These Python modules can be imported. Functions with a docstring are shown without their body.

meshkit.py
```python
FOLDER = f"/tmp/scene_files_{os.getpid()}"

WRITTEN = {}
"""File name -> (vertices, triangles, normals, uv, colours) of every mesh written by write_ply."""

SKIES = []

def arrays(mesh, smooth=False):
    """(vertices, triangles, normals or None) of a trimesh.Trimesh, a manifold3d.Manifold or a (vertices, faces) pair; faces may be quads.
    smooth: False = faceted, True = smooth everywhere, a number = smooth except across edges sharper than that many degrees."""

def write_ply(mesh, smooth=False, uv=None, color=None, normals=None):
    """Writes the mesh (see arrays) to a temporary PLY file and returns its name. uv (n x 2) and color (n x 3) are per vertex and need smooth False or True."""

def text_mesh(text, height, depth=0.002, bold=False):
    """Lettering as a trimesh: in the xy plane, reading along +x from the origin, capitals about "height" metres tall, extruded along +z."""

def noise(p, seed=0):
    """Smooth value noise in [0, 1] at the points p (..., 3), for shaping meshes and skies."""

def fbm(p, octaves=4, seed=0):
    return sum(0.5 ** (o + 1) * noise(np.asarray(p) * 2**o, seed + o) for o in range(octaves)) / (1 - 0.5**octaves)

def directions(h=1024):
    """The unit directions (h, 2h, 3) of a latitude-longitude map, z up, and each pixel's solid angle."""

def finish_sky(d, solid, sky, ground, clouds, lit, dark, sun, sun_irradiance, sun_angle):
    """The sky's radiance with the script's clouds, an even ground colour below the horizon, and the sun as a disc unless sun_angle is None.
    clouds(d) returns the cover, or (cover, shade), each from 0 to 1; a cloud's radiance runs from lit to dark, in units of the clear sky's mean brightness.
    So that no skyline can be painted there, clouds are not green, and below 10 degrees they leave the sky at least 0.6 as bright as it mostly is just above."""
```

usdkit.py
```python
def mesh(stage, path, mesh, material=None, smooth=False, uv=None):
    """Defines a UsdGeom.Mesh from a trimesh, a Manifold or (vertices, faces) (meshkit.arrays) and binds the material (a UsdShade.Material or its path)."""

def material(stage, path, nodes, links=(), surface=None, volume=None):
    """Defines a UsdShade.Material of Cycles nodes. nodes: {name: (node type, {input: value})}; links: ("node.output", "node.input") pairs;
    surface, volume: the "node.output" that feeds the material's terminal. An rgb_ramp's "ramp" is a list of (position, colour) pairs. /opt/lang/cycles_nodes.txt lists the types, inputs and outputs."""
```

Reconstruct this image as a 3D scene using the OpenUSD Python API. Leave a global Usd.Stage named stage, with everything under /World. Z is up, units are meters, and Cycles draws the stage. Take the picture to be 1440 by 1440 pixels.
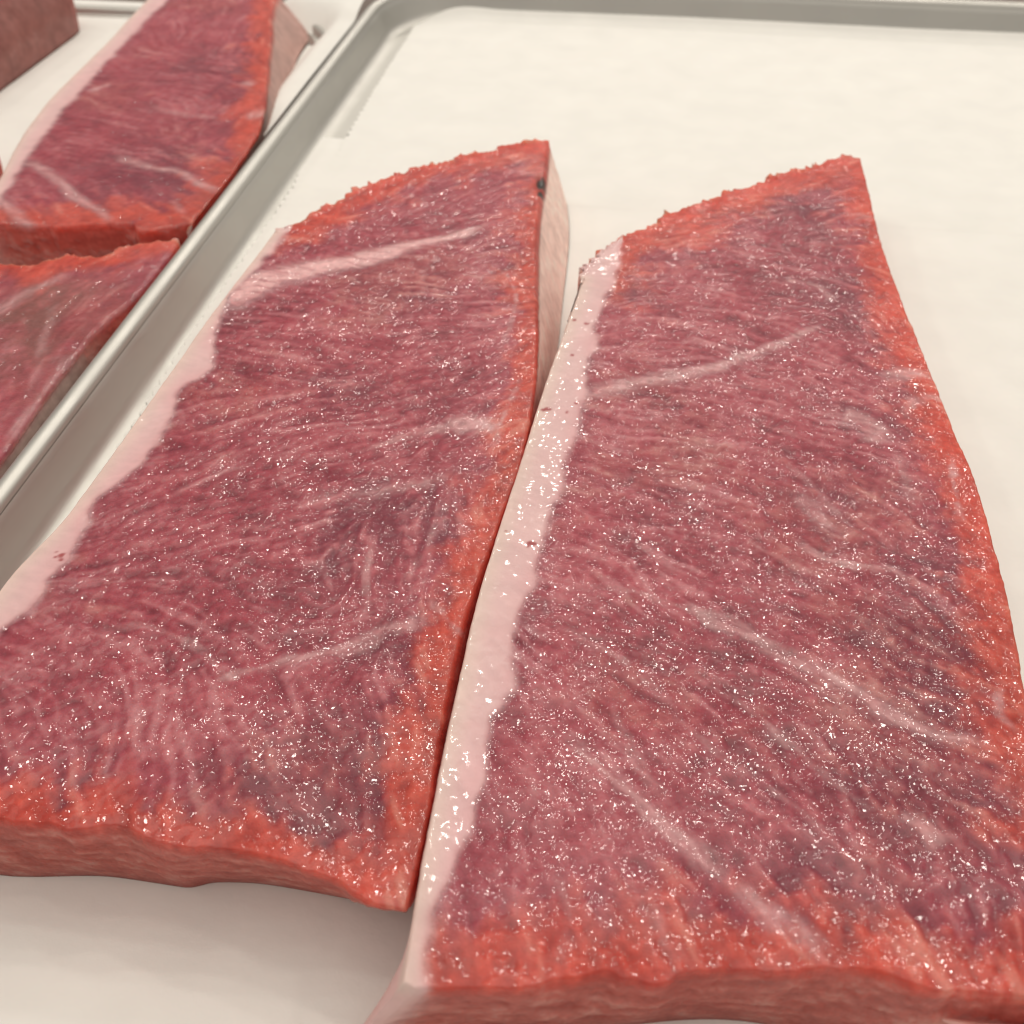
import math
import numpy as np, trimesh, usdkit, meshkit, shapely
from scipy import ndimage as ndi
from scipy.spatial import cKDTree
from scipy.interpolate import PchipInterpolator
from pxr import Usd, UsdGeom, UsdLux, Gf, Sdf, Vt

stage = Usd.Stage.CreateInMemory()
UsdGeom.SetStageUpAxis(stage, UsdGeom.Tokens.z)
UsdGeom.SetStageMetersPerUnit(stage, 1.0)
UsdGeom.Xform.Define(stage, '/World')
MM = 0.001

# ------------------------------------------------------------------ camera
PITCH, YAW, CAM_Z = 42.7, 8.1, 0.210
cam = UsdGeom.Camera.Define(stage, '/World/camera')
cam.AddTranslateOp().Set(Gf.Vec3d(0, 0, CAM_Z))
cam.AddRotateZOp().Set(YAW)
cam.AddRotateXOp().Set(90 - PITCH)
cam.CreateFocalLengthAttr(24.0)
cam.CreateHorizontalApertureAttr(24.0)
cam.CreateVerticalApertureAttr(24.0)
cam.CreateFStopAttr(13.0)
cam.CreateFocusDistanceAttr(0.255)
cam.CreateClippingRangeAttr(Gf.Vec2f(0.01, 20))
cam.CreateExposureAttr(-0.54)

# ------------------------------------------------------------------ light: ceiling lamps behind the trays and the room's weak bounce
def disk(name, pos, target, radius, intensity, color):
    l = UsdLux.DiskLight.Define(stage, '/World/' + name)
    d = Gf.Vec3d(*target) - Gf.Vec3d(*pos)
    d.Normalize()
    l.AddTranslateOp().Set(Gf.Vec3d(*pos))
    l.AddOrientOp().Set(Gf.Quatf(Gf.Rotation(Gf.Vec3d(0, 0, -1), d).GetQuat()))
    l.CreateRadiusAttr(radius); l.CreateIntensityAttr(intensity); l.CreateColorAttr(Gf.Vec3f(*color))
    return l
WARM = (1.0, 0.925, 0.83)
LAMPS = [((-0.34, 0.95, 1.35), 0.04, 100), ((0.16, 0.82, 1.38), 0.04, 110), ((0.66, 1.00, 1.35), 0.04, 100), ((-0.75, 1.7, 1.45), 0.045, 110), ((-0.08, 1.85, 1.45), 0.045, 120), ((0.62, 1.75, 1.45), 0.045, 110),
         ((-0.5, 2.6, 1.5), 0.06, 120), ((0.25, 2.7, 1.5), 0.06, 120), ((1.1, 2.6, 1.5), 0.06, 120), ((-0.2, 3.8, 1.5), 0.06, 120), ((0.8, 4.0, 1.5), 0.06, 120), ((-1.2, 0.55, 1.40), 0.05, 100), ((1.25, 0.3, 1.45), 0.05, 100)]
for k, (p, r, i) in enumerate(LAMPS):
    disk('ceiling_lamp' + (f'_{k:03d}' if k else ''), p, (0, 0.2, 0), r, i, WARM)
room = UsdLux.RectLight.Define(stage, '/World/ceiling_bounce')
room.AddTranslateOp().Set(Gf.Vec3d(0, 0.35, 2.3))
room.CreateWidthAttr(3.0); room.CreateHeightAttr(3.2); room.CreateIntensityAttr(1.1); room.CreateColorAttr(Gf.Vec3f(1, 0.93, 0.82))
dome = UsdLux.DomeLight.Define(stage, '/World/room_light')
dome.CreateIntensityAttr(0.24); dome.CreateColorAttr(Gf.Vec3f(1, 0.93, 0.84))

# ------------------------------------------------------------------ helpers
TAKEN = {}
def numbered(path):
    n = TAKEN.get(path, 0); TAKEN[path] = n + 1
    return path if n == 0 else f'{path}_{n:03d}'

def tag(prim, label=None, category=None, group=None, kind=None):
    for k, v in (('label', label), ('category', category), ('group', group), ('kind', kind)):
        if v: prim.SetCustomDataByKey(k, v)
    return prim

def thing(name, label, category, group=None, loc=(0, 0, 0)):
    x = UsdGeom.Xform.Define(stage, numbered('/World/' + name))
    x.AddTranslateOp().Set(Gf.Vec3d(*[c * MM for c in loc]))
    return tag(x.GetPrim(), label, category, group)

def obj(name, v, f, mat, parent=None, loc=(0, 0, 0), tint=None, smooth=True, label=None, normals=None):
    """One Mesh prim from millimetre vertices (world position v, moved into the parent's frame)."""
    base = parent.GetPath().pathString if parent else '/World'
    v = (np.asarray(v, float) - np.asarray(loc, float)) * MM
    m = usdkit.mesh(stage, numbered(base + '/' + name), (v, f), mat, smooth=smooth)
    if tint is not None:
        UsdGeom.PrimvarsAPI(m).CreatePrimvar('tint', Sdf.ValueTypeNames.Color3fArray, 'vertex').Set(Vt.Vec3fArray.FromNumpy(np.asarray(tint, np.float32)))
    if normals is not None:
        m.CreateNormalsAttr(Vt.Vec3fArray.FromNumpy(np.asarray(normals, np.float32))); m.SetNormalsInterpolation('vertex')
    if label: m.GetPrim().SetCustomDataByKey('label', label)
    return m.GetPrim()

def smoothstep(a, b, x):
    t = np.clip((x - a) / (b - a), 0, 1)
    return t * t * (3 - 2 * t)

# ------------------------------------------------------------------ materials
def meat_material(name, sss, sss_scale, radius, grain, bump_d, bead, bead_d, wet, wet_rough=0.06, mottle=0.13):
    """Translucent flesh under a thin beaded film of water."""
    nodes = {
        'at': ('attribute', {'attribute': 'tint'}),
        'tc': ('texture_coordinate', {}),
        'n1': ('noise_texture', {'scale': grain, 'detail': 3.0, 'roughness': 0.6}),
        'n2': ('noise_texture', {'scale': bead, 'detail': 1.0, 'roughness': 0.45}),
        'n3': ('noise_texture', {'scale': grain * 0.55, 'detail': 4.0, 'roughness': 0.65}),
        'mr': ('map_range', {'from_min': 0.3, 'from_max': 0.7, 'to_min': 1 - mottle, 'to_max': 1 + mottle, 'clamp': True}),
        'tm': ('vector_math', {'math_type': 'scale'}),
        'b1': ('bump', {'strength': 1.0, 'distance': bump_d}),
        'b2': ('bump', {'strength': 1.0, 'distance': bead_d}),
        'p': ('principled_bsdf', {'roughness': 0.5, 'specular_ior_level': 0.3, 'ior': 1.4, 'subsurface_weight': sss, 'subsurface_scale': sss_scale, 'subsurface_radius': radius, 'subsurface_method': 'random_walk'}),
        'g': ('glossy_bsdf', {'color': (1, 1, 1), 'roughness': wet_rough}),
        'n4': ('noise_texture', {'scale': 70.0, 'detail': 3.0, 'roughness': 0.6}),
        'n5': ('noise_texture', {'scale': bead * 0.42, 'detail': 0.0}),
        'ww': ('map_range', {'from_min': 0.36, 'from_max': 0.62, 'to_min': wet * 0.35, 'to_max': wet * 1.25, 'clamp': True}),
        'b3': ('bump', {'strength': 1.0, 'distance': bead_d * 1.1}),
        'mx': ('mix_closure', {}),
    }
    links = [('tc.object', 'n1.vector'), ('tc.object', 'n2.vector'), ('tc.object', 'n3.vector'), ('n1.fac', 'b1.height'), ('n2.fac', 'b2.height'), ('n3.fac', 'mr.value'), ('at.color', 'tm.vector1'), ('mr.result', 'tm.scale'),
             ('tm.vector', 'p.base_color'), ('b1.normal', 'p.normal'), ('b2.normal', 'b3.normal'), ('tc.object', 'n5.vector'), ('n5.fac', 'b3.height'), ('b3.normal', 'g.normal'), ('tc.object', 'n4.vector'), ('n4.fac', 'ww.value'), ('ww.result', 'mx.fac'), ('p.BSDF', 'mx.closure1'), ('g.BSDF', 'mx.closure2')]
    return usdkit.material(stage, '/World/Looks/' + name, nodes, links, surface='mx.closure')

FLESH = meat_material('wet_tuna_flesh', 0.42, 0.0035, (1.0, 0.30, 0.22), 1100.0, 0.0003, 430.0, 0.00052, 0.046, 0.075)
VEIN = meat_material('wet_fat_vein', 0.0, 0.003, (1.0, 0.30, 0.20), 900.0, 0.0003, 430.0, 0.0006, 0.05, 0.05)
FAT = meat_material('wet_tuna_fat', 0.15, 0.0012, (1.0, 0.6, 0.5), 700.0, 0.0001, 300.0, 0.00019, 0.045, 0.08, 0.03)
SKIN = meat_material('damp_membrane', 0.0, 0.002, (1.0, 0.6, 0.5), 500.0, 0.0002, 200.0, 0.0004, 0.03, 0.2)

def metal(name, color, rough):
    nodes = {'tc': ('texture_coordinate', {}), 'mp': ('mapping', {'scale': (300.0, 12.0, 300.0)}), 'n': ('noise_texture', {'scale': 6.0, 'detail': 3.0}),
             'n2': ('noise_texture', {'scale': 40.0, 'detail': 4.0}), 'mr': ('map_range', {'from_min': 0.3, 'from_max': 0.7, 'to_min': rough - 0.05, 'to_max': rough + 0.07}),
             'b': ('bump', {'strength': 0.25, 'distance': 0.0001}), 'p': ('principled_bsdf', {'base_color': color, 'metallic': 1.0})}
    return usdkit.material(stage, '/World/Looks/' + name, nodes, [('tc.object', 'mp.vector'), ('mp.vector', 'n.vector'), ('tc.object', 'n2.vector'), ('n2.fac', 'mr.value'), ('mr.result', 'p.roughness'),
                           ('n.fac', 'b.height'), ('b.normal', 'p.normal')], surface='p.BSDF')
ALU = metal('brushed_aluminium', (0.52, 0.51, 0.48), 0.48)

def paper_material(name, color):
    nodes = {'tc': ('texture_coordinate', {}), 'n': ('noise_texture', {'scale': 900.0, 'detail': 5.0, 'roughness': 0.7}), 'n2': ('noise_texture', {'scale': 45.0, 'detail': 4.0}),
             'mr': ('map_range', {'from_min': 0.3, 'from_max': 0.7, 'to_min': 0.965, 'to_max': 1.02}), 'c': ('color', {'value': color}), 'tm': ('vector_math', {'math_type': 'scale'}),
             'b': ('bump', {'strength': 0.5, 'distance': 0.0001}), 'b2': ('bump', {'strength': 0.35, 'distance': 0.002}),
             'p': ('principled_bsdf', {'roughness': 0.75, 'specular_ior_level': 0.25})}
    return usdkit.material(stage, '/World/Looks/' + name, nodes, [('tc.object', 'n.vector'), ('tc.object', 'n2.vector'), ('n2.fac', 'mr.value'), ('c.color', 'tm.vector1'), ('mr.result', 'tm.scale'), ('tm.vector', 'p.base_color'),
                           ('n.fac', 'b.height'), ('n2.fac', 'b2.height'), ('b2.normal', 'b.normal'), ('b.normal', 'p.normal')], surface='p.BSDF')
PAPER = paper_material('white_butcher_paper', (0.80, 0.79, 0.755))
TABLE = usdkit.material(stage, '/World/Looks/brown_laminate', {'tc': ('texture_coordinate', {}), 'n': ('noise_texture', {'scale': 30.0, 'detail': 4.0}), 'r': ('rgb_ramp', {'ramp': [(0.3, (0.10, 0.065, 0.05)), (0.7, (0.17, 0.12, 0.095))]}),
                        'p': ('principled_bsdf', {'roughness': 0.4})}, [('tc.object', 'n.vector'), ('n.fac', 'r.fac'), ('r.color', 'p.base_color')], surface='p.BSDF')

# ------------------------------------------------------------------ the table under everything
def grid_faces(nr, nc):
    i = (np.arange(nr - 1)[:, None] * nc + np.arange(nc - 1)[None]).ravel()
    return np.stack([i, i + 1, i + nc + 1, i + nc], 1)
def tri(q): return np.vstack([q[:, [0, 1, 2]], q[:, [0, 2, 3]]])
box = trimesh.creation.box((2600, 2400, 40)); box.apply_translation((0, 500, -28.0))
tag(obj('table_top', box.vertices, box.faces, TABLE, smooth=False), kind='structure')

# ------------------------------------------------------------------ trays: rounded-rectangle pan, sloped wall, rolled rim
def rounded_rect(x0, x1, y0, y1, r, n=20, step=12.0):
    pts, nor = [], []
    for cx, cy, a0 in ((x1 - r, y1 - r, 0), (x0 + r, y1 - r, 90), (x0 + r, y0 + r, 180), (x1 - r, y0 + r, 270)):
        for k in range(n + 1):
            a = math.radians(a0 + 90 * k / n)
            pts.append((cx + r * math.cos(a), cy + r * math.sin(a))); nor.append((math.cos(a), math.sin(a)))
    return np.array(pts), np.array(nor)

def make_tray(label, x0, x1, y0, y1, r, z0, hgt, group, rot=0.0):
    """x0..y1: where the flat floor meets the wall."""
    t = thing('sheet_tray', label, 'tray', group, ((x0 + x1) / 2, (y0 + y1) / 2, z0))
    loc = np.array([(x0 + x1) / 2, (y0 + y1) / 2, z0])
    P, N = rounded_rect(x0, x1, y0, y1, r)
    if rot:
        c, s = math.cos(math.radians(rot)), math.sin(math.radians(rot)); M = np.array([[c, -s], [s, c]])
        P, N = (P - loc[:2]) @ M.T + loc[:2], N @ M.T
    def sweep(prof, closed=False):
        rings = [np.c_[P + N * d, np.full(len(P), z0 + z)] for d, z in prof]
        v = np.vstack(rings); n = len(P); f = []
        for k in range(len(prof) - (0 if closed else 1)):
            a = k * n + np.arange(n); k2 = (k + 1) % len(prof); b = k2 * n + np.arange(n)
            f.append(np.stack([a, np.roll(a, -1), np.roll(b, -1), b], 1))
        return v, np.vstack(f)
    h = hgt - 4.5
    inner = [(-14, 0), (-5, 0), (-1.5, 0.15), (1.0, 0.9), (2.8, 2.4), (3.9, 4.2)] + [(3.9 + 3.2 * k / 6, 4.2 + (h - 4.2) * k / 6) for k in range(1, 7)]
    inner += [(8.0, h + 1.5)]
    cen, R = (11.6, h + 1.0), 3.5
    bead = [(cen[0] - R * math.cos(a), cen[1] + R * math.sin(a)) for a in np.linspace(0.05, math.pi + 0.5, 22)] + [(13.4, h - 1.6), (10.0, h - 1.0), (8.3, h - 0.6)]
    v, q = sweep(inner); n = len(P)
    f = tri(q)
    c = len(v); v = np.vstack([v, [[*loc[:2], z0]]])                      # pan floor
    a = np.arange(n); f = np.vstack([f, np.stack([np.full(n, c), a, np.roll(a, -1)], 1)])
    obj('pan', v, f[:, ::1], ALU, t, loc)
    v, q = sweep(bead, True); obj('rolled_rim', v, tri(q), ALU, t, loc)
    outer = [(8.6, h - 0.2), (6.6, 3.0), (4.5, -0.8), (0, -1.5)]
    v, q = sweep(outer); f = tri(q)[:, ::-1]
    c = len(v); v = np.vstack([v, [[*loc[:2], z0 - 1.5]]]); a = (len(outer) - 1) * n + np.arange(n)
    f = np.vstack([f, np.stack([np.full(n, c), np.roll(a, -1), a], 1)])
    obj('underside', v, f, ALU, t, loc)
    return t

make_tray('aluminium sheet tray under the two large tuna blocks, rim running from lower left to top', -163, 262, -90, 682, 52, 0.0, 18.4, 'aluminium sheet trays')
make_tray('aluminium sheet tray holding the blurred tuna blocks at upper left', -640, -206, -60, 653, 45, -6.3, 7.4, 'aluminium sheet trays', 1.0)

# ------------------------------------------------------------------ paper sheets
def sheet(name, label, xl, xr, y0, y1, zf, teeth=True, dx=4.0, dy=0.9, thick=0.18, seed=3):
    ys = np.arange(y0, y1 + dy / 2, dy)
    nx = int((xr - xl(y0)) / dx) + 1
    u = np.linspace(0, 1, nx) ** 1.0
    left = np.array([xl(y) for y in ys])
    if teeth:
        ph = ys / 6.2
        left = left + 1.5 * (np.abs((ph % 1) - 0.35) / 0.65 - 0.5) + 0.7 * (meshkit.noise(np.c_[ys * 0.25, ys * 0, ys * 0], seed) - 0.5)
    X = left[:, None] + (xr - left[:, None]) * u[None]
    Y = np.repeat(ys[:, None], nx, 1)
    Z = zf(X, Y)
    v = np.stack([X, Y, Z], -1).reshape(-1, 3)
    q = grid_faces(len(ys), nx); n = len(v)
    low = v - [0, 0, thick]
    loop = np.r_[np.arange(nx), np.arange(1, len(ys)) * nx + nx - 1, (len(ys) - 1) * nx + np.arange(nx - 2, -1, -1), np.arange(len(ys) - 2, 0, -1) * nx]
    nxt = np.roll(loop, -1)
    f = np.vstack([tri(q), tri(q)[:, ::-1] + n, tri(np.stack([loop, loop + n, nxt + n, nxt], 1))])
    p = obj(name, np.vstack([v, low]), f, PAPER)
    return tag(p, label, 'paper sheet', 'white paper sheets lining the trays')

def waves(X, Y, s, seed, oct=2):
    return meshkit.fbm(np.stack([X / s, Y / s, X * 0 + 3.3], -1), oct, seed) - 0.5

def z_front(X, Y):
    z = 0.45 + 0.0 * X
    free = smoothstep(92, 60, Y) * smoothstep(60, 10, X)            # the loose end in front of the left block
    z = z + free * (10.0 * waves(X, Y * 2.0, 52, 5) + 2.0 * waves(X, Y, 20, 9)) + free * (3.2 + 2.6 * (0.25 - np.abs(waves(X * 0.8, Y * 2.0, 30, 31))))
    edge = smoothstep(-150, -166, X)
    z = z + edge * 0.5 + smoothstep(-162, -168, X) * 0.6 * smoothstep(380, 440, Y)
    gap = smoothstep(330, 420, Y)
    return np.maximum(z, 0.3)
def z_back(X, Y):
    z = 0.475 + (2.2 * (waves(X, Y, 95, 15) + 0.25) + 0.4 * waves(X, Y, 34, 2)) * smoothstep(440, 520, Y)
    rise = smoothstep(668, 689, Y)
    return np.maximum(z, 0.475) + 3.4 * rise * rise + 6.0 * smoothstep(662, 690, Y) * smoothstep(-105, -160, X)
sheet('paper_sheet', 'white paper sheet under the two large tuna blocks, wrinkled at lower left', lambda y: -163.4 + 0.8 * math.sin(y / 55) + 1.8 * float(smoothstep(310, 240, y)) - 2.6 * float(smoothstep(430, 450, y)), 255, -70, 484, z_front)
sheet('paper_sheet', 'smooth empty white paper sheet at the far end of the right tray', lambda y: -152.5 - 0.012 * (y - 470), 255, 428, 686.5, z_back, seed=7, thick=0.08)

def z_left(X, Y):
    up = smoothstep(640, 668, Y) * smoothstep(-262, -225, X)
    climb = smoothstep(-216, -196, X)
    return -5.8 + 0.5 * (waves(X, Y, 60, 21) + 0.5) + up * 16 + climb * (1 - up) * 13 * smoothstep(385, 440, Y) + smoothstep(636, 652, Y) * 2.2
sheet('paper_sheet', 'white paper sheet showing between the blurred tuna blocks in the left tray', lambda y: -560.0, -187.5, 150, 690, z_left, teeth=False, dx=3.0, dy=2.0)

# outlines (mm, on the cut face), fat boundaries, foot lines; veins: points, width at each end, strength, own part; grain: x, y, direction
OUT = {'A': {'back': [(-137.0, 334.1), (-125.2, 354.8), (-115.5, 371.7), (-92.2, 398.1), (-65.8, 419.6), (-51.9, 429.7), (-45.4, 432.2)],
       'fat': [(-134, 90), (-139.5, 137.1), (-136.2, 144.2), (-136.6, 157.6), (-135.3, 166.6), (-137.9, 178.2), (-135.0, 191.5), (-132.2, 204.0), (-131.5, 220.5), (-134.5, 233.5), (-128.8, 248.2), (-134.7, 265.5),
               (-136.5, 289.7), (-134.7, 306.9), (-131.4, 333.7)],
       'fb': [(-146, 96), (-126.2, 93.5), (-99.8, 96.6), (-90.0, 96.5), (-84.3, 96.4), (-79.5, 98.4), (-67.1, 99.6), (-52.7, 99.1), (-41.6, 98.6), (-36, 101)],
       'front': [(-146, 93), (-115.6, 92.6), (-106.8, 93.0), (-100.6, 92.4), (-92.6, 94.3), (-78.4, 91.7), (-70.2, 92.8), (-57.1, 91.7), (-51.1, 90.4), (-45.1, 89.0), (-39.0, 86.4), (-32.0, 85.3)],
       'left': [(-146, 93), (-144.5, 120), (-146.5, 150.2), (-142.2, 179.0), (-141.1, 222.6), (-139.7, 277.8), (-138.5, 306.3), (-137.0, 334.1)],
       'right': [(-32.0, 85.3), (-31.9, 104.5), (-33.3, 124.7), (-33.8, 150.4), (-30.7, 189.4), (-28.1, 218.8), (-28.5, 245.7), (-31.3, 276.1), (-35.8, 311.1), (-41.6, 363.8), (-43.6, 401.6), (-45.4, 432.2)]},
 'B': {'back': [(-20.0, 315.8), (-17.5, 329.7), (-12.0, 342.5), (-1.1, 356.8), (10.5, 371.2), (38.0, 396.7), (55.6, 412.3), (67.6, 420.8), (78.6, 431.5), (86.0, 432.6)],
       'fat': [(-25.0, 71.8), (-26.7, 82.0), (-24.6, 95.6), (-23.0, 109.0), (-22.5, 126.2), (-19.9, 140.0), (-20.8, 152.2), (-19.4, 170.6), (-16.7, 196.8), (-15.4, 220.7), (-13.4, 255.1), (-12.9, 282.9), (-9.6, 314.9),
               (-8.2, 343.1)],
       'fb': [(-31.5, 71), (-27.5, 74.8), (-13.6, 75.7), (35.7, 85.4), (60, 83), (92, 84)],
       'front': [(-29.7, 72.0), (-25.3, 72.0), (-15.4, 73.4), (-6.9, 75.2), (-0.9, 76.9), (5.2, 79.0), (12.7, 78.4), (15.8, 79.3), (18.8, 81.0), (30.0, 83.6), (38.7, 84.6), (46.2, 85.9), (53.6, 86.3), (60.7, 84.8),
                 (70.3, 85.0), (77.5, 85.4), (90, 86)],
       'left': [(-29.7, 72.0), (-31.0, 100.0), (-31.7, 134.3), (-31.7, 157.3), (-30.3, 186.8), (-28.1, 218.8), (-26.0, 251.5), (-22.9, 283.6), (-20.0, 315.8)],
       'right': [(90, 86), (92, 110), (92.6, 135), (92.6, 156.0), (93.7, 168.6), (94.8, 194.3), (95.1, 218.4), (92.9, 249.1), (90.3, 285.2), (87.1, 328.6), (86.0, 370.3), (85.9, 400.3), (86.0, 432.6)]},
 'C': {'back': [(-345, 690), (-320, 712), (-285, 725)],
       'fat': [(-242.5, 290.8), (-265.5, 363.8), (-275.0, 406.6), (-286.9, 480.9), (-294.9, 561.2), (-301.1, 631.0), (-338, 700)],
       'front': [(-262, 338), (-256.0, 346.3), (-238.3, 347.0), (-230.4, 349.3), (-208.4, 353.7), (-204.2, 349.5), (-186.4, 358.1), (-187, 352)],
       'left': [(-262, 338), (-277.3, 385.9), (-296.6, 462.9), (-304.9, 553.9), (-313.9, 629.2), (-345, 690)],
       'right': [(-187, 352), (-186, 380), (-187, 410), (-185.2, 456.9), (-200.6, 514.7), (-215.5, 566.6), (-237.1, 640.1), (-285, 725)]},
 'D': {'back': [(-330, 325), (-254.7, 312.2), (-240.2, 316.9), (-229.1, 317.4), (-218.3, 324.4), (-215.5, 327.6), (-211.6, 325.4), (-201.0, 330.2), (-199.7, 333.8), (-178.7, 342.5)],
       'front': [(-330, 180), (-260, 178), (-187, 180)],
       'left': [(-330, 180), (-330, 250), (-330, 325)],
       'right': [(-187, 180), (-182.9, 210.3), (-183.7, 229.3), (-184.7, 250.2), (-184.8, 271.2), (-180.5, 305), (-180, 343)]},
}
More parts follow.
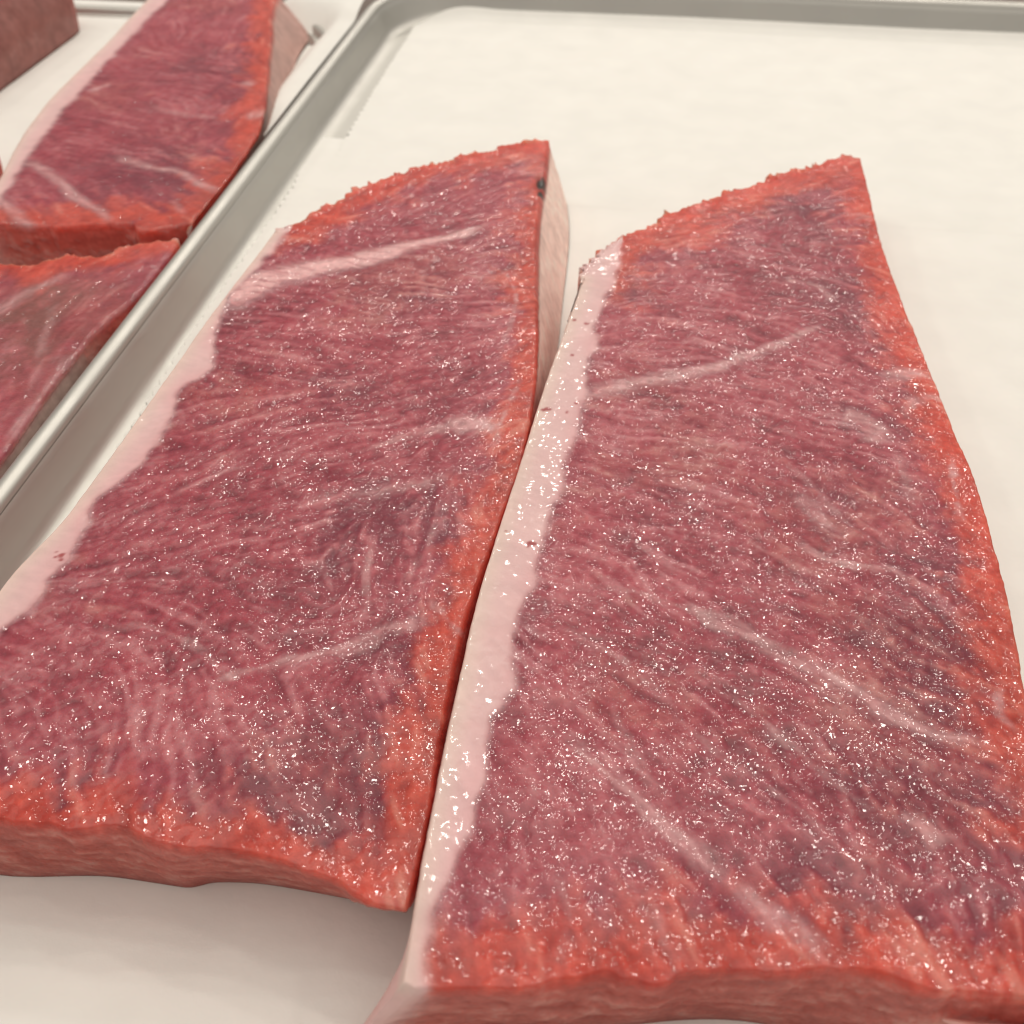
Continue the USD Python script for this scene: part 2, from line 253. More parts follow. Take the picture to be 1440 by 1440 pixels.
VEINS = {'A': [([(-138.5, 281.0), (-135.3, 289.8), (-130.7, 298.6), (-123.6, 304.5), (-108.1, 313.2), (-94.7, 321.8), (-88.3, 327.9), (-72.2, 339.4), (-58.3, 352.6)], 9, 3, 1.0, 1),
       ([(-84.7, 189.4), (-75.6, 195.0), (-66.6, 197.7), (-59.5, 200.7), (-52.3, 203.8), (-43.7, 210.4)], 2.2, 3.0, 0.42, 0),
       ([(-85.6, 130.6), (-77.5, 135.8), (-64.4, 141.8), (-57.1, 146.0), (-54.4, 148.6), (-51.1, 152.3), (-47.1, 153.3), (-41.2, 158.2)], 1.2, 3.0, 0.62, 1),
       ([(-51.2, 228.6), (-45.3, 230.7), (-36.4, 226.7)], 5, 5, 0.7, 1), ([(-74.3, 212.3), (-67.5, 218.0), (-56.8, 225.4), (-41.1, 230.7)], 2, 3, 0.45, 0),
       ([(-56.8, 158.3), (-60.5, 169.7), (-61.6, 185.0)], 0.8, 0.8, 0.5, 0), ([(-51.6, 166.1), (-47.3, 179.1), (-48.1, 192.4)], 1.5, 1, 0.35, 0), ([(-37.0, 217.6), (-34.8, 244.8), (-33.1, 256.0)], 1.5, 1, 0.5, 0),
       ([(-42.4, 266.4), (-41.0, 296.4), (-50.4, 318.9), (-56.7, 310.6)], 1.2, 1, 0.5, 0), ([(-43.8, 162.4), (-35.4, 154.5), (-31.4, 150.7)], 1.2, 0.8, 0.5, 0),
       ([(-118.5, 188.0), (-110.3, 197.9), (-100.8, 205.4)], 1.2, 1, 0.3, 0), ([(-119.2, 138.3), (-107.9, 144.2), (-96.4, 141.5), (-78.9, 125.7)], 1.5, 1, 0.3, 0)],
 'B': [([(-13.9, 248.5), (-5.8, 253.2), (2.6, 257.4), (21.7, 266.9), (41.8, 282.4), (51.1, 291.1), (60.8, 299.8)], 5, 2, 0.75, 1),
       ([(17.1, 168.8), (23.9, 165.9), (33.6, 161.1), (39.9, 156.6), (46.0, 153.8), (52.0, 150.2), (57.7, 146.7), (63.3, 143.1), (73.1, 138.9), (83.1, 138.6)], 2.4, 3.0, 0.68, 1),
       ([(-5.9, 126.8), (2.1, 120.0), (8.2, 115.0), (12.7, 110.5), (18.4, 106.2), (23.8, 102.9), (29.1, 98.2), (32.9, 95.2), (39.1, 91.4), (45.7, 87.1)], 1.3, 3.6, 0.74, 1),
       ([(49.7, 327.2), (60.3, 323.4), (64.3, 313.6)], 2, 2, 0.6, 1), ([(62.0, 250.8), (67.7, 247.2), (70.6, 237.7)], 6, 5, 0.7, 1), ([(46.4, 212.9), (51.5, 206.6), (54.3, 200.1)], 3, 3, 0.55, 1),
       ([(60.9, 118.5), (65.3, 116.0), (68.7, 112.3)], 2.5, 4, 0.55, 1), ([(41.6, 228.8), (48.8, 220.6), (60.2, 202.3), (75.1, 194.0)], 1, 1.2, 0.35, 0),
       ([(44.5, 196.1), (55.4, 188.6), (67.4, 187.9), (72.3, 180.1)], 1.6, 1.2, 0.6, 0), ([(75.4, 269.6), (84.5, 274.7), (92.5, 272.0)], 5, 3, 0.75, 0), ([(79.1, 250.5), (88.9, 262.4), (94.6, 259.6)], 3, 2, 0.5, 0),
       ([(74.9, 233.5), (76.2, 221.5), (77.8, 213.1)], 3, 2, 0.45, 0), ([(90.6, 235.7), (88.5, 211.8), (90.2, 206.6)], 1.4, 1, 0.55, 0), ([(74.9, 377.4), (81.8, 379.6), (84.0, 375.8)], 4, 2, 0.6, 0),
       ([(22.3, 146.0), (33.0, 139.7), (42.9, 130.2), (52.2, 121.3), (58.7, 117.4)], 1.2, 1, 0.35, 0), ([(14.7, 137.1), (23.8, 129.2), (38.0, 119.3), (49.7, 109.9)], 1, 1, 0.3, 0),
       ([(-10.5, 171.9), (3.4, 171.5), (17.2, 167.6), (30.3, 159.5)], 1.3, 1, 0.35, 0), ([(-14.0, 157.6), (-3.8, 154.7), (8.1, 145.9), (17.8, 135.7)], 1.3, 1, 0.35, 0),
       ([(89.5, 155.5), (85.6, 147.2), (88.9, 142.1)], 1, 1, 0.5, 0), ([(10.6, 95.6), (14.8, 89.2), (18.8, 82.0)], 1.3, 1.6, 0.35, 0), ([(-7.0, 97.4), (-1.9, 86.9), (-2.2, 77.7)], 1.3, 1.6, 0.3, 0),
       ([(2.2, 139.2), (7.7, 125.2), (18.2, 111.6)], 1, 1, 0.3, 0)],
 'C': [([(-278.1, 406.1), (-254.6, 389.1), (-234.9, 371.5), (-221.2, 361.8), (-211.0, 352.7)], 4, 3, 0.7, 1), ([(-271.7, 369.5), (-254.9, 355.7), (-238.3, 341.0)], 3, 4, 0.65, 1),
       ([(-237.1, 415.0), (-218.0, 405.1), (-205.8, 403.2), (-190.5, 392.6), (-176.3, 386.5)], 4, 3, 0.75, 1), ([(-284.2, 483.2), (-278.7, 491.7), (-276.2, 498.9)], 4, 2, 0.6, 0),
       ([(-245.3, 474.7), (-232.2, 464.9), (-213.7, 463.1), (-199.4, 462.6)], 4, 2, 0.4, 0), ([(-211.6, 508.1), (-203.5, 504.3)], 6, 5, 0.7, 0), ([(-196.0, 468.3), (-186.9, 465.2)], 8, 7, 0.7, 0),
       ([(-196.9, 376.9), (-185.1, 362.6)], 2, 2, 0.4, 0)],
 'D': [([(-225.0, 283.7), (-221.0, 296.3), (-216.9, 304.5), (-212.6, 315.5)], 5, 3, 0.5, 1), ([(-184.2, 212.8), (-185.5, 232.8), (-185.6, 252.1), (-185.6, 267.6)], 2, 2, 0.55, 0),
       ([(-187.1, 238.2), (-199.1, 269.1), (-207.1, 295.8)], 2, 2, 0.3, 0)]}
GRAIN = {'A': [(-115.52, 371.66, 0.6, 0.8), (-72.57, 371.49, 0.74, 0.67), (-116.69, 324.95, 0.97, -0.23), (-68.7, 283.5, 1.0, -0.04), (-108.76, 256.93, 0.98, -0.18), (-42.42, 266.37, 0.56, 0.83), (-115.78, 212.76, 0.81, 0.59),
       (-77.52, 224.8, 0.89, 0.45), (-41.69, 198.92, 0.29, 0.96), (-117.37, 166.58, 0.94, 0.35), (-86.83, 186.86, 0.83, 0.55), (-53.81, 175.62, 0.41, -0.91), (-92.99, 150.83, 0.89, -0.46), (-119.15, 138.26, 0.98, -0.19),
       (-63.79, 139.8, 0.8, 0.6), (-115.1, 109.46, 0.6, -0.8), (-94.41, 112.4, 0.52, -0.85), (-72.24, 115.56, 0.43, -0.9), (-50.07, 118.71, 0.54, -0.84), (-36.44, 112.01, 0.37, -0.93), (-102.36, 96.07, 0.47, -0.88),
       (-58.42, 96.05, 0.3, -0.95)],
 'B': [(10.76, 359.6, 0.87, 0.5), (65.83, 397.47, 0.86, 0.5), (0.77, 293.39, 0.95, 0.32), (47.77, 313.58, 0.97, -0.25), (78.22, 313.32, 0.26, -0.97), (-6.53, 234.91, 0.98, -0.18), (23.89, 226.25, 1.0, -0.02),
       (53.34, 230.44, 0.97, -0.26), (82.32, 231.45, 0.7, -0.72), (-7.03, 192.75, 0.96, -0.28), (23.86, 186.68, 0.92, -0.4), (58.67, 186.62, 0.88, -0.48), (86.04, 178.59, 0.58, -0.81), (-12.38, 157.82, 0.9, -0.43),
       (15.72, 157.45, 0.87, -0.5), (47.59, 153.6, 0.85, -0.52), (76.52, 142.17, 0.93, -0.37), (-12.74, 133.21, 0.73, -0.68), (9.05, 127.13, 0.71, -0.71), (38.35, 126.05, 0.77, -0.64), (65.64, 118.38, 0.7, -0.72),
       (-15.89, 111.61, 0.46, -0.89), (3.26, 104.83, 0.65, -0.76), (23.82, 104.73, 0.77, -0.64), (43.6, 100.25, 0.64, -0.77), (68.77, 96.93, -0.33, -0.94), (-17.29, 84.68, 0.3, -0.95), (4.84, 83.85, 0.36, -0.93),
       (30.1, 86.15, 0.54, -0.84)],
 'C': [(-263.86, 425.19, 0.97, -0.25), (-249.6, 517.88, 0.98, -0.22), (-209.83, 417.37, 0.94, -0.33), (-243.5, 357.37, 0.79, -0.62), (-198.67, 450.76, -0.0, 1.0), (-234.93, 563.83, -0.17, 0.99)],
 'D': [(-219.46, 304.1, 0.23, 0.97), (-195.63, 283.16, -0.16, 0.99), (-195.76, 252.7, -0.25, 0.97), (-188.06, 313.73, 0.48, 0.88)]}

# ------------------------------------------------------------------ tuna blocks
def curve(pts, n=None, at=None):
    p = np.asarray(pts, float)
    s = np.r_[0, np.cumsum(np.linalg.norm(np.diff(p, axis=0), axis=1))]; s /= s[-1]
    t = np.linspace(0, 1, n) if at is None else at
    return np.stack([PchipInterpolator(s, p[:, k])(t) for k in range(2)], 1)

def jag(n, length, amp, seed, spike=2.2):
    """Ragged torn edge: offset in mm along a curve of this length."""
    s = np.linspace(0, length, n)
    a = meshkit.noise(np.c_[s / 2.6, s * 0, s * 0 + seed], seed); b = meshkit.noise(np.c_[s / 1.1, s * 0, s * 0 + seed], seed + 1); c = meshkit.noise(np.c_[s / 9.0, s * 0, s * 0], seed + 2)
    return amp * (0.9 * a ** spike + 0.5 * b ** (spike + 1) * (0.3 + c) + 0.8 * (c - 0.5))

def lic(noise, ca, sa, steps):
    """Smears noise along a direction field (ca, sa): the grain of the muscle."""
    h, w = noise.shape
    out, wt = noise.copy(), 1.0
    yy0, xx0 = np.mgrid[0:h, 0:w].astype(float)
    for sgn in (1, -1):
        x, y = xx0.copy(), yy0.copy()
        for k in range(steps):
            c = ndi.map_coordinates(ca, [y, x], order=0, mode='nearest'); s = ndi.map_coordinates(sa, [y, x], order=0, mode='nearest')
            x += sgn * c * 1.25; y += sgn * s * 1.25
            g = math.cos(0.5 * math.pi * (k + 1) / (steps + 1))
            out += g * ndi.map_coordinates(noise, [y, x], order=1, mode='reflect'); wt += g / 2
    return (out - out.mean()) / out.std()

def norm(a): return (a - a.mean()) / a.std()

DARK, MID, LIGHT, PALE = np.array([(.18, .015, .031), (.325, .046, .068), (.445, .108, .13), (.59, .27, .28)])
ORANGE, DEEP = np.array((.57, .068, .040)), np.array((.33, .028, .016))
FATC, FATY = np.array((.76, .48, .47)), np.array((.76, .56, .49))
PURPLE = np.array((.15, .016, .036))

class Fields:
    """Height and colour of one block's cut face, as rasters over its plan."""
    def __init__(self, b, res, seed):
        self.b, self.res = b, res
        allp = np.vstack([b[k] for k in ('left', 'back', 'right', 'front')])
        self.x0, self.y0 = allp.min(0) - 8
        self.w, self.h = [int(v) + 1 for v in (allp.max(0) + 8 - [self.x0, self.y0]) / res]
        rng = np.random.default_rng(seed)
        X, Y = np.meshgrid(self.x0 + res * np.arange(self.w), self.y0 + res * np.arange(self.h))
        self.X, self.Y = X, Y
        g = np.array(b['grain'])
        d2 = (X[..., None] - g[:, 0]) ** 2 + (Y[..., None] - g[:, 1]) ** 2
        wt = 1 / (d2 + 260.0) ** 1.5
        ang = np.arctan2(g[:, 3], g[:, 2]) * 2
        a = 0.5 * np.arctan2((wt * np.sin(ang)).sum(-1), (wt * np.cos(ang)).sum(-1))
        k = 0.4 / res
        N = lambda s: norm(ndi.gaussian_filter(rng.standard_normal((self.h, self.w)), s * k, mode='wrap'))
        a = a + 0.14 * N(14) + 0.13 * N(6)
        ca, sa = np.cos(a), np.sin(a)
        self.fine = lic(N(0.8), ca, sa, int(5 * k) + 2)
        self.coarse = lic(N(1.9), ca, sa, int(9 * k) + 2)
        self.broad = lic(N(4), ca, sa, int(22 * k) + 2)
        self.lines = lic(N(1.3), ca, sa, int(26 * k) + 2)
        self.iso, self.iso2, self.cloud, self.cloud2, self.cloud3 = N(1.6), N(4), N(16), N(34), N(9)
        s = 0.20 * self.fine + 0.20 * self.coarse + 0.16 * self.broad + 0.28 * self.iso + 0.18 * self.iso2 + 0.26 * self.cloud + 0.14 * self.lines
        if b.get('soft'): s = s * 0.8
        # crests of the grain carry thin pale fat, grooves are dark muscle
        self.s = s
        veil = smoothstep(0.9, 2.3, 0.8 * self.coarse + 0.35 * self.fine + 0.45 * self.cloud3)
        self.hgt = 0.05 * self.coarse + 0.03 * self.fine + 0.08 * self.iso + 0.04 * self.broad + 0.06 * self.cloud3 + 0.02 * self.lines + 0.12 * self.cloud
        col = self.ramp(s)
        col = col + (PALE * 0.8 - col) * (0.22 * veil)[..., None]
        septa = smoothstep(0.9, 2.2, self.lines + 0.35 * self.cloud3 + 0.2 * self.iso)
        col = col + (np.array((.56, .24, .26)) - col) * (0.34 * septa)[..., None]
        brown = smoothstep(0.3, 1.8, self.cloud2 + 0.4 * self.iso2)[..., None]
        col = col * (1 + brown * np.array((-0.02, 0.10, -0.06)))
        # sides
        kd = {n: cKDTree(curve(b[n], 600)) for n in ('left', 'back', 'right', 'front')}
        flat = np.c_[X.ravel(), Y.ravel()]
        self.d = {n: kd[n].query(flat)[0].reshape(X.shape) for n in kd}
        # dark purple centres
        pur = np.zeros_like(X)
        for px, py, r in b.get('purple', []):
            pur = np.maximum(pur, np.exp(-((X - px) ** 2 + (Y - py) ** 2) / (2 * r * r)))
        pur = np.clip(pur * (0.75 + 0.25 * self.cloud3), 0, 0.8) * smoothstep(1.2, -0.8, s - 0.2)
        col = col + (np.array(b.get('dark', PURPLE)) - col) * (0.85 * pur)[..., None]
        # orange-red rim: redder flesh at the edges, plus translucent edge glow painted in
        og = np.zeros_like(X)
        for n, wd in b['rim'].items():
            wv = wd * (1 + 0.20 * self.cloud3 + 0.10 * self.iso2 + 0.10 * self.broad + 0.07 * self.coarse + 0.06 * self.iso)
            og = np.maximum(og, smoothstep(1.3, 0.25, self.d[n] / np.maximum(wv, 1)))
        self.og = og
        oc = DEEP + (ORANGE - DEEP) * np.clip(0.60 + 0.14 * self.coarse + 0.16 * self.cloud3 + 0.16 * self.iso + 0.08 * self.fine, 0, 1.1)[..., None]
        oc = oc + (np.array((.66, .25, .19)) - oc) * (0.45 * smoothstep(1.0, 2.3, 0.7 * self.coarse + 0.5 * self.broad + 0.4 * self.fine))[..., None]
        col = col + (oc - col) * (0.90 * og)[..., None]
        # fat strip on the skin side
        self.fat = np.zeros_like(X)
        if 'fat' in b:
            fx = curve(b['fat'], 500); lx = curve(b['left'], 500)
            poly = np.vstack([lx + [-12, 0], [lx[-1] + [-3, 8]], [fx[-1] + [0, 6]], fx[::-1], [fx[0] + [0, -8]], [lx[0] + [-12, -8]]])
            ins = shapely.contains_xy(shapely.Polygon(poly).buffer(0), flat[:, 0], flat[:, 1]).reshape(X.shape)
            sd = cKDTree(fx).query(flat)[0].reshape(X.shape) * np.where(ins, 1, -1)
            self.fat = smoothstep(-1.9, 1.5, sd + 0.22 * self.broad + 0.10 * self.coarse + 0.06 * self.iso + 0.34 * self.iso2 + 0.5 * self.cloud3)
            fringe = np.exp(-np.abs(sd - 0.5) / 3.0)
            fc = FATC + (FATY - FATC) * smoothstep(6, -1, self.d['left'])[..., None]
            fc = fc * (1 - np.array((.03, .16, .13)) * np.clip(fringe + 0.10 * self.cloud3, 0, 1)[..., None]) * (1 + 0.02 * self.iso2 + 0.015 * self.fine)[..., None]
            col = col + (fc - col) * self.fat[..., None]
            self.hgt = self.hgt * (1 - 0.72 * self.fat) + 0.10 * self.fat
        # veins of fat
        self.vein = []
        for pts, w0, w1, st, part in b['veins']:
            c = curve(pts, 200); dd, ix = cKDTree(c).query(flat)
            tt = (ix / 199.0).reshape(X.shape); wd = (w0 + (w1 - w0) * tt) * 0.78
            endf = smoothstep(0, 0.12, tt + 0.03) * smoothstep(1.0, 0.85, tt - 0.02) if part else 1 - np.abs(2 * tt - 1) ** 3
            dist = dd.reshape(X.shape) + 0.22 * wd * self.cloud3 + 0.22 * self.coarse + 0.22 * self.iso + 0.35 * self.iso2
            m = smoothstep(1.5, 0.1, dist / wd) * endf * (1 if st > 0.8 else np.clip(0.9 + 0.18 * self.cloud3 + 0.10 * self.broad, 0.35, 1))
            vc = FATC * (0.94, 0.84, 0.86) if st > 0.95 else np.array((.60, .33, .335))
            m2 = np.clip(m * min(1.0, st * 1.0) * (1 + 0.22 * self.fine), 0, 1)
            self.hgt = self.hgt + 0.12 * m * st
            col = col + (vc * (1 + 0.05 * self.iso)[..., None] - col) * (m2 * (1 - 0.6 * self.fat))[..., None]
            self.vein.append(m)
        for px, py, r, c in b.get('spots', []):
            dd = np.hypot(X - px, Y - py) + 0.25 * r * self.iso + 0.2 * r * self.fine
            m = smoothstep(1.1, 0.5, dd / r)[..., None]
            col = col + (np.array(c) - col) * m * 0.9
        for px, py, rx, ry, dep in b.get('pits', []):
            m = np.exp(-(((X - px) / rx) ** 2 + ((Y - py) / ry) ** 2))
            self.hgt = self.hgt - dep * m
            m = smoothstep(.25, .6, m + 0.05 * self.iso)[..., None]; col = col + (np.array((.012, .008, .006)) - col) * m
        self.col = np.clip(col, 0.004, 0.9)

    @staticmethod
    def ramp(s):
        s = s[..., None]
        return np.where(s < 0, MID + (DARK - MID) * np.clip(-s / 1.5, 0, 1), np.where(s < 1.3, MID + (LIGHT - MID) * np.clip(s / 1.3, 0, 1), LIGHT + (PALE - LIGHT) * np.clip((s - 1.3) / 3.0, 0, 1)))

    def at(self, a, xy):
        q = [(xy[:, 1] - self.y0) / self.res, (xy[:, 0] - self.x0) / self.res]
        if a.ndim == 3: return np.stack([ndi.map_coordinates(a[..., k], q, order=1, mode='nearest') for k in range(a.shape[2])], 1)
        return ndi.map_coordinates(a, q, order=1, mode='nearest')

def vertex_normals(v, f):
    n = np.zeros_like(v); c = np.cross(v[f[:, 1]] - v[f[:, 0]], v[f[:, 2]] - v[f[:, 0]])
    for k in range(3): np.add.at(n, f[:, k], c)
    return n / np.maximum(np.linalg.norm(n, axis=1, keepdims=True), 1e-12)

def shell(v, n, f, lift, depth):
    """A closed layer lying on faces f of a body: lifted by lift (per vertex), reaching depth below."""
    used = np.unique(f); remap = np.full(len(v), -1); remap[used] = np.arange(len(used)); g = remap[f]
    top = v[used] + n[used] * lift[used, None]; bot = v[used] - n[used] * depth
    e = np.vstack([g[:, [0, 1]], g[:, [1, 2]], g[:, [2, 0]]])
    key = np.sort(e, 1); _, inv, cnt = np.unique(key, axis=0, return_inverse=True, return_counts=True)
    rim = e[cnt[inv.ravel()] == 1]; m = len(used)
    side = tri(np.stack([rim[:, 1], rim[:, 0], rim[:, 0] + m, rim[:, 1] + m], 1))
    return np.vstack([top, bot]), np.vstack([g, g[:, ::-1] + m, side]), used, np.vstack([n[used], -n[used]])

def biggest(f, keep):
    """Connected patches of faces of at least keep faces."""
    if not len(f): return f
    parts = trimesh.graph.connected_component_labels(trimesh.graph.face_adjacency(f), node_count=len(f))
    n = np.bincount(parts)
    return f[n[parts] >= keep]

def largest(f):
    if not len(f): return f
    parts = trimesh.graph.connected_component_labels(trimesh.graph.face_adjacency(f), node_count=len(f))
    return f[parts == np.bincount(parts).argmax()]

def tuna_block(b, name, label, group, seed, res=0.4, du=0.40, dv=(0.30, 0.75), rows=30):
    F = Fields(b, res, seed)
    z0, top = b['z0'], b['top']
    L = {k: np.linalg.norm(np.diff(np.asarray(b[k], float), axis=0), axis=1).sum() for k in ('left', 'back', 'right', 'front')}
    NU = int(max(L['front'], L['back']) / du)
    vs = [0.0]
    while vs[-1] < max(L['left'], L['right']): vs.append(vs[-1] + dv[0] + (dv[1] - dv[0]) * vs[-1] / max(L['left'], L['right']))
    v = np.array(vs) / vs[-1]; NV = len(v); u = np.linspace(0, 1, NU)
    cl, cr, cf, cb = curve(b['left'], at=v), curve(b['right'], at=v), curve(b['front'], at=u), curve(b['back'], at=u)
    ends = lambda n: np.minimum(1, np.minimum(np.arange(n), np.arange(n)[::-1]) / 8.0)
    def outward(c, sgn):
        t = np.gradient(ndi.gaussian_filter1d(c, 6, axis=0), axis=0); t /= np.linalg.norm(t, axis=1, keepdims=True)
        return sgn * np.stack([t[:, 1], -t[:, 0]], 1)
    j = b.get('jag', (0.12, 3.6, 0.2, 0.7))
    U, V = u[None, :, None], v[:, None, None]
    G = (1 - U) * cl[:, None] + U * cr[:, None] + (1 - V) * cf[None] + V * cb[None] - ((1 - U) * (1 - V) * cf[0] + U * (1 - V) * cf[-1] + (1 - U) * V * cb[0] + U * V * cb[-1])
    fall = lambda d: np.exp(-d / 2.2)
    wu, hv = L['front'], 0.5 * (L['left'] + L['right'])
    G = G + (outward(cl, -1) * (jag(NV, L['left'], j[0], seed + 1) * ends(NV))[:, None])[:, None] * fall(u * wu)[None, :, None]
    G = G + (outward(cr, 1) * (jag(NV, L['right'], j[2], seed + 9) * ends(NV))[:, None])[:, None] * fall((1 - u) * wu)[None, :, None]
    G = G + (outward(cb, -1) * (jag(NU, L['back'], j[1], seed + 5) * ends(NU))[:, None])[None] * fall((1 - v) * hv)[:, None, None]
    G = G + (outward(cf, 1) * (jag(NU, L['front'], j[3], seed + 13) * ends(NU))[:, None])[None] * fall(v * hv)[:, None, None]
    xy = G.reshape(-1, 2)
    loop = np.r_[np.arange(NU), np.arange(1, NV) * NU + NU - 1, (NV - 1) * NU + np.arange(NU - 2, -1, -1), np.arange(NV - 2, 0, -1) * NU]
    side = np.r_[np.zeros(NU), np.ones(NV - 1), np.full(NU - 1, 2), np.full(NV - 2, 3)].astype(int)       # front, right, back, left
    edge_d = cKDTree(xy[loop]).query(xy)[0]
    r = b.get('round', 0.8)
    drop = r * (1 - np.sqrt(np.clip(1 - (1 - np.clip(edge_d / r, 0, 1)) ** 2, 0, 1))) * 0.9
    warp = meshkit.fbm(np.c_[xy / 45.0, np.full(len(xy), seed * 1.7)], 2, seed) - 0.5
    z = top + F.at(F.hgt, xy) * b.get('relief', 1.0) + 1.6 * warp - drop
    if 'tilt' in b: z = z + b['tilt'](xy[:, 0], xy[:, 1])
    tuft = meshkit.noise(np.c_[xy / 1.7, np.full(len(xy), 4.4)], seed + 7) ** 2 * meshkit.noise(np.c_[xy / 6.0, np.full(len(xy), 2.2)], seed + 8)
    z = z + 5.0 * (j[1] / 3.6) * tuft * np.repeat(fall((1 - v) * hv * 0.8), NU)
    body = np.c_[xy, z]
    f_top = tri(grid_faces(NV, NU))
    tint = F.at(F.col, xy)
    # walls
    bx = xy[loop].copy(); n = len(loop)
    arc = np.r_[0, np.cumsum(np.linalg.norm(np.diff(bx, axis=0), axis=1))]
    c4 = np.roll(bx, -6, 0) - np.roll(bx, 6, 0); on = np.stack([c4[:, 1], -c4[:, 0]], 1); on = ndi.gaussian_filter1d(on, 5, axis=0, mode='wrap'); on /= np.linalg.norm(on, axis=1, keepdims=True)
    bot = bx + on * b.get('flare', 0.6)
    for key, sd in (('fb', 0), ('rb', 1)):
        if key in b:
            m = side == sd
            s01 = (arc[m] - arc[m][0]) / (arc[m][-1] - arc[m][0]); c = curve(b[key], at=s01)
            bot[m] = c
    for (fx, fy, rad, ox, oy) in b.get('foot', []):
        w_ = np.exp(-((bot[:, 0] - fx) ** 2 + (bot[:, 1] - fy) ** 2) / (2 * rad * rad))[:, None]; bot = bot + w_ * np.array((ox, oy))
    bot = ndi.gaussian_filter1d(bot, 4, axis=0, mode='wrap')
    ring, rt, rk = [], [], []
    front = (side == 0).astype(float); front = ndi.gaussian_filter1d(front, 6, mode='wrap'); right = ndi.gaussian_filter1d((side == 1).astype(float), 6, mode='wrap'); fat_l = F.at(F.fat, bx)
    fat_l = np.where(side == 3, 1.0 if 'fat' in b else 0.0, fat_l * (side == 0)); fat_l = ndi.gaussian_filter1d(fat_l, 5, mode='wrap')
    zl = z[loop]; top_tint = tint[loop]
    for k in range(1, rows + 1):
        t = k / rows; zz = zl + (z0 - zl) * t
        st = np.stack([arc / 4.5, (zz * 1.0 + 0.10 * arc * np.sin(arc / 37)) / 1.6, np.full(n, 2.0 + seed)], -1)
        layer = meshkit.fbm(st, 3, seed + 3) - 0.5; lump = meshkit.fbm(np.stack([arc / 7.0, zz / 6.0, np.full(n, 9.0)], -1), 2, seed + 4) - 0.5
        fine = meshkit.noise(np.stack([arc / 0.8, zz / 0.5, np.full(n, 1.0)], -1), seed) - 0.5
        bul = math.sin(math.pi * t) * b.get('bulge', 1.0)
        off = (bul + (0.8 * layer + 1.0 * lump + 0.2 * fine) * math.sin(math.pi * min(1, t * 1.1 + 0.02)) * (front * 0.9 + 0.35)) * (1 - 0.6 * fat_l)
        p = bx * (1 - t) + bot * t + on * off[:, None]
        zz = np.where(k == rows, z0, zz)
        ring.append(np.c_[p, zz])
        flesh = np.array((.44, .098, .078)) + np.clip(layer * 2.2 + 0.3 * fine, -.7, 1.0)[:, None] * np.array((.13, .055, .045))
        flesh = flesh + (np.array((.52, .30, .26)) - flesh) * (smoothstep(0.10, 0.30, layer + 0.25 * fine) * 0.32)[:, None]
        film = np.array((.58, .42, .37)) * (1 + 0.45 * lump + 0.2 * layer)[:, None] * b.get('film_tone', 1.0)
        fatw = FATC * (0.98, 0.92, 0.90) * (1 + 0.10 * layer)[:, None]
        hasfilm = b.get('film', lambda x, y, t: 0 * x)(bx[:, 0], bx[:, 1], t)
        w = flesh + (film - flesh) * (right * hasfilm)[:, None]
        w = w + (fatw - w) * fat_l[:, None]
        blend = smoothstep(0.10 + 0.10 * (lump + 0.3), 0.0, t)[:, None] if True else 0
        rt.append(w * (1 - blend) + top_tint * blend); rk.append(right * hasfilm)
    nb = len(body)
    allv = np.vstack([body] + ring + [[[*bot.mean(0), z0]]]); allt = np.vstack([tint] + rt + [[[.3, .07, .06]]])
    fw = []; prev = loop
    for k in range(rows):
        cur = nb + k * n + np.arange(n); fw.append(tri(np.stack([prev, cur, np.roll(cur, -1), np.roll(prev, -1)], 1))); prev = cur
    fw = np.vstack(fw)
    cap = np.stack([np.full(n, len(allv) - 1), np.roll(prev, -1), prev], 1)
    f = np.vstack([f_top, fw, cap])
    allt = np.clip(allt, 0.004, 0.88)
    loc = np.array([*bot.mean(0), z0])
    t = thing(name, label, 'tuna block', group, loc)
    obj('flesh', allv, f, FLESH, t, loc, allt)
    nrm = vertex_normals(allv, f)
    # layers of another look: the fat strip, the larger veins, the membrane
    if 'fat' in b:
        fm = np.zeros(len(allv)); fm[:nb] = F.at(F.fat, xy)
        for k in range(rows): fm[nb + k * n: nb + (k + 1) * n] = fat_l
        ff = np.vstack([f_top, fw]); ff = biggest(ff[(fm[ff] > 0.5).all(1)], 400)
        sv, sf, used, sn = shell(allv, nrm, ff, 0.05 * smoothstep(0.5, 1.0, fm) + 0.008, 0.6)
        obj('fat_strip', sv, sf, FAT, t, loc, np.vstack([allt[used]] * 2), normals=sn)
    for vm, spec in zip(F.vein, b['veins']):
        if not spec[4] or spec[3] < 0.55: continue
        m = np.zeros(len(allv)); m[:nb] = F.at(vm * (1 - F.fat), xy)
        ff = largest(f_top[(m[f_top] > 0.5).all(1)])
        if len(ff) < 40: continue
        sv, sf, used, sn = shell(allv, nrm, ff, 0.04 * smoothstep(0.5, 1.0, m) + 0.008, 0.5)
        obj('fat_vein', sv, sf, VEIN, t, loc, np.vstack([allt[used]] * 2), normals=sn)
    if 'film' in b:
        m = np.zeros(len(allv))
        for k in range(rows): m[nb + k * n: nb + (k + 1) * n] = rk[k]
        ff = biggest(fw[(m[fw] > 0.5).all(1)], 200)
        if len(ff):
            sv, sf, used, sn = shell(allv, nrm, ff, 0.12 * smoothstep(0.5, 0.9, m) + 0.01, 0.5)
            obj('membrane', sv, sf, SKIN, t, loc, np.vstack([allt[used]] * 2), normals=sn)
    return t, loc

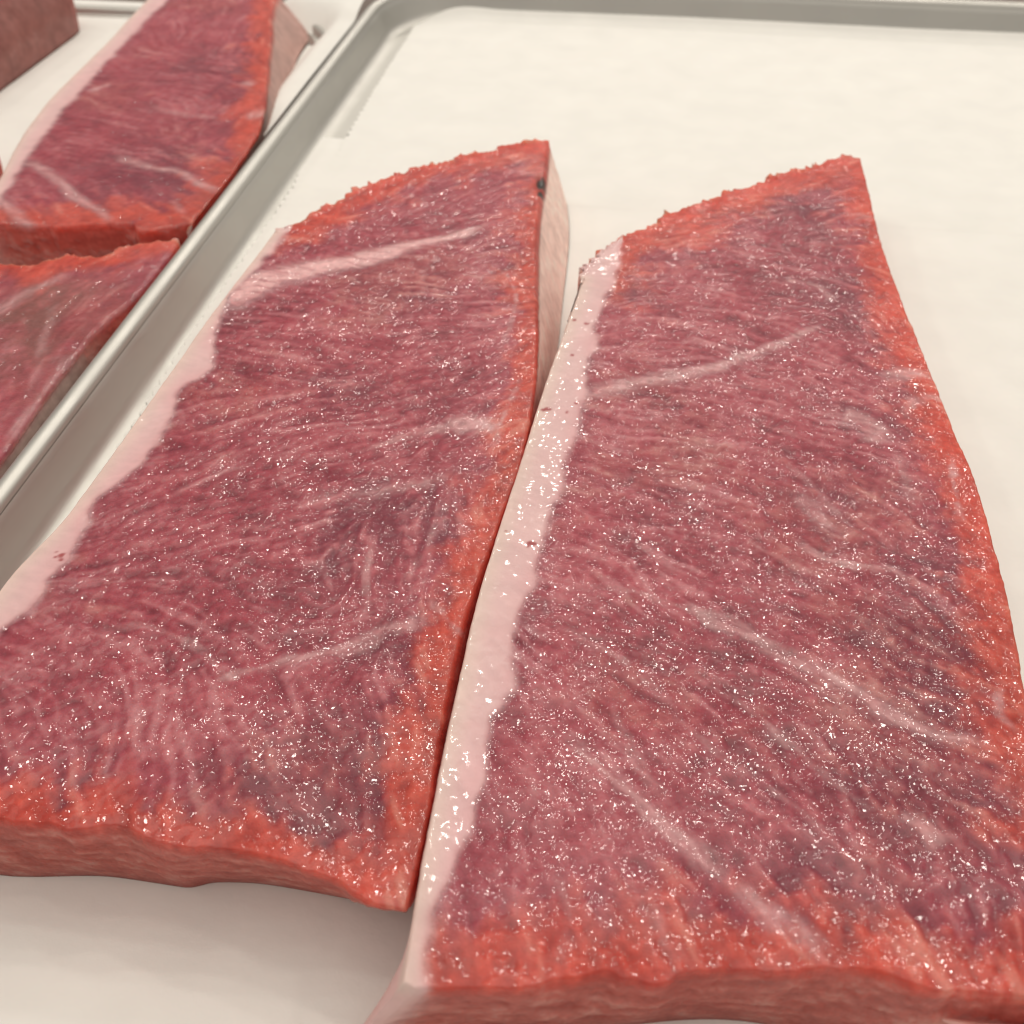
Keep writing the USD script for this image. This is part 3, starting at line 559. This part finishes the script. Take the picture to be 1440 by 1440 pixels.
RED = (.33, .03, .035)
A, B, C, D = (dict(OUT[k], veins=VEINS[k], grain=GRAIN[k]) for k in 'ABCD')
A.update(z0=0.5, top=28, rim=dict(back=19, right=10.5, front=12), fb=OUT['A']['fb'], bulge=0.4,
         rb=[(-34, 106), (-31.5, 150), (-29.5, 218), (-28.5, 262), (-27.5, 300), (-29.5, 350), (-31.4, 390), (-37, 434)],
         film=lambda x, y, t: smoothstep(225, 275, y) * (t > 0.08), film_tone=1.5,
         purple=[(-61, 190, 13), (-68, 173, 10), (-50, 185, 9), (-43, 129, 9), (-46, 112, 10), (-44, 142, 8), (-64, 111, 9), (-52, 242, 9), (-55, 106, 9), (-88, 240, 8), (-75, 300, 10)],
         spots=[(-138.6, 164.0, .9, RED), (-137.2, 163.2, 1.3, RED), (-136.3, 161.5, .9, RED), (-138.2, 162.4, .7, RED)],
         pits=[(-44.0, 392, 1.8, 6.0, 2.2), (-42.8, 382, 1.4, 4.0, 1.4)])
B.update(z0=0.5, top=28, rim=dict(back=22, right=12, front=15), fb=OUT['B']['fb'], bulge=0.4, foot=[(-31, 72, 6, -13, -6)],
         film=lambda x, y, t: smoothstep(196, 180, y) * smoothstep(0.04, 0.1, t), film_tone=1.1,
         purple=[(64, 158, 11), (77, 144, 9), (83, 165, 7), (60, 118, 11), (71, 107, 12), (44, 107, 10), (76, 189, 9), (32, 114, 8), (77, 124, 9), (50, 98, 8), (58, 213, 9), (66, 259, 8), (67, 316, 10), (60, 380, 10)],
         spots=[(-20.5, 289.5, .8, RED), (-16.6, 287.9, 1.0, RED), (-23.7, 241, .7, RED), (-24.9, 240.2, .5, RED), (-15.7, 245, .7, RED), (-18, 240.1, .6, RED), (-21.3, 184.1, .9, RED), (-22, 182.7, .6, RED), (-28.2, 187.6, .4, RED), (-19.4, 269.6, .5, RED)])
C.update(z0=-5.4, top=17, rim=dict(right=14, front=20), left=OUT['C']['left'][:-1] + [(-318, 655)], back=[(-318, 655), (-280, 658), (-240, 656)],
         right=[(-180.5, 352), (-180.5, 400), (-182, 440), (-187, 468)] + OUT['C']['right'][4:-1] + [(-240, 656)], fat=OUT['C']['fat'][:-1] + [(-304, 655)], rb=[(-189, 350), (-191, 420), (-192, 500), (-203, 552), (-216, 618), (-217, 652)],
         film=lambda x, y, t: smoothstep(380, 450, y) * (t > 0.06), film_tone=np.array((.80, .66, .66)), purple=[(-215, 400, 25), (-225, 520, 25)], soft=True, jag=(.1, .6, .4, .8))
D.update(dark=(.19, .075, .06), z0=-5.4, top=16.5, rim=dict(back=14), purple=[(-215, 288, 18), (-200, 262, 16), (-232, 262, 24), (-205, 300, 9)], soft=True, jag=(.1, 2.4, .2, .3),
         film=lambda x, y, t: 0.9 * smoothstep(290, 250, y) * (t > 0.05))
tuna_block(A, 'tuna_block', 'left one of the two large tuna blocks, thick white vein crossing its far end', 'large tuna blocks in the right tray', 11)
block_b = tuna_block(B, 'tuna_block', 'right one of the two large tuna blocks, pale fat strip along its left edge', 'large tuna blocks in the right tray', 23)
low = dict(res=1.0, du=0.8, dv=(0.8, 1.2), rows=16)
tuna_block(C, 'tuna_block', 'tuna block in the left tray with a pink fat strip and bright red near face', 'blurred tuna blocks in the left tray', 37, **low)
tuna_block(D, 'tuna_block', 'brownish tuna block against the tray rim at the left edge, ragged red far edge', 'blurred tuna blocks in the left tray', 41, **low)
def simple(x0, x1, y0, y1, z0, top, **kw):
    b = dict(left=[(x0, y0), (x0, (y0 + y1) / 2), (x0, y1)], back=[(x0, y1), ((x0 + x1) / 2, y1), (x1, y1)], right=[(x1, y0), (x1, (y0 + y1) / 2), (x1, y1)], front=[(x0, y0), ((x0 + x1) / 2, y0), (x1, y0)],
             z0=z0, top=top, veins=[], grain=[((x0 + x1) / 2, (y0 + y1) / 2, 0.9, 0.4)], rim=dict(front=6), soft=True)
    b.update(kw); return b
tuna_block(simple(-480, -373, 470, 637, -5.4, 36, film=lambda x, y, t: 0.85 + 0 * x, film_tone=np.array((.42, .25, .25)), flare=8, bulge=3.5), 'tuna_block', 'dark mauve tuna block cut off by the top left corner', 'blurred tuna blocks in the left tray', 43, **low)
tuna_block(simple(-420, -303, 330, 426, -5.4, 17), 'tuna_block', 'sliver of a dark red tuna block at the left edge beside the pink fat strip', 'blurred tuna blocks in the left tray', 47, **low)

# a pale flap of fat hanging from the near face of the right block
ts = np.linspace(0, 1, 28); ph = np.linspace(0, 2 * math.pi, 17)[:-1]
cen = np.stack([65.5 + 31 * ts, 82.6 - 0.8 * ts - 0.6 * np.sin(ts * 5), 20.2 - 3.4 * ts], 1)
rad = 4.6 * np.clip(np.sin(np.clip(ts * 1.25 + 0.02, 0, 0.5 * math.pi / 1.0)), 0, 1) ** 0.75 * np.where(ts > 0.93, np.sqrt(np.clip(1 - ((ts - 0.93) / 0.072) ** 2, 0, 1)), 1)
fv = np.concatenate([[c + [0, 0.75 * r * math.cos(p), 0.85 * r * math.sin(p)] for p in ph] for c, r in zip(cen, rad)])
fv += 0.35 * (meshkit.fbm(fv / 4.0, 2, 5) - 0.5)[:, None] * [0, 1, 1]
k = np.arange(27)[:, None] * 16 + np.arange(16)[None]; k2 = np.arange(27)[:, None] * 16 + np.roll(np.arange(16), -1)[None]
fq = np.stack([k.ravel(), (k + 16).ravel(), (k2 + 16).ravel(), k2.ravel()], 1)
obj('fat_flap', fv, tri(fq)[:, ::-1], FAT, block_b[0], block_b[1], np.array((.66, .33, .29)) * (1 + 0.2 * (meshkit.fbm(fv / 3.0, 2, 8) - 0.5))[:, None], label='pale pink flap of fat at the near right corner')
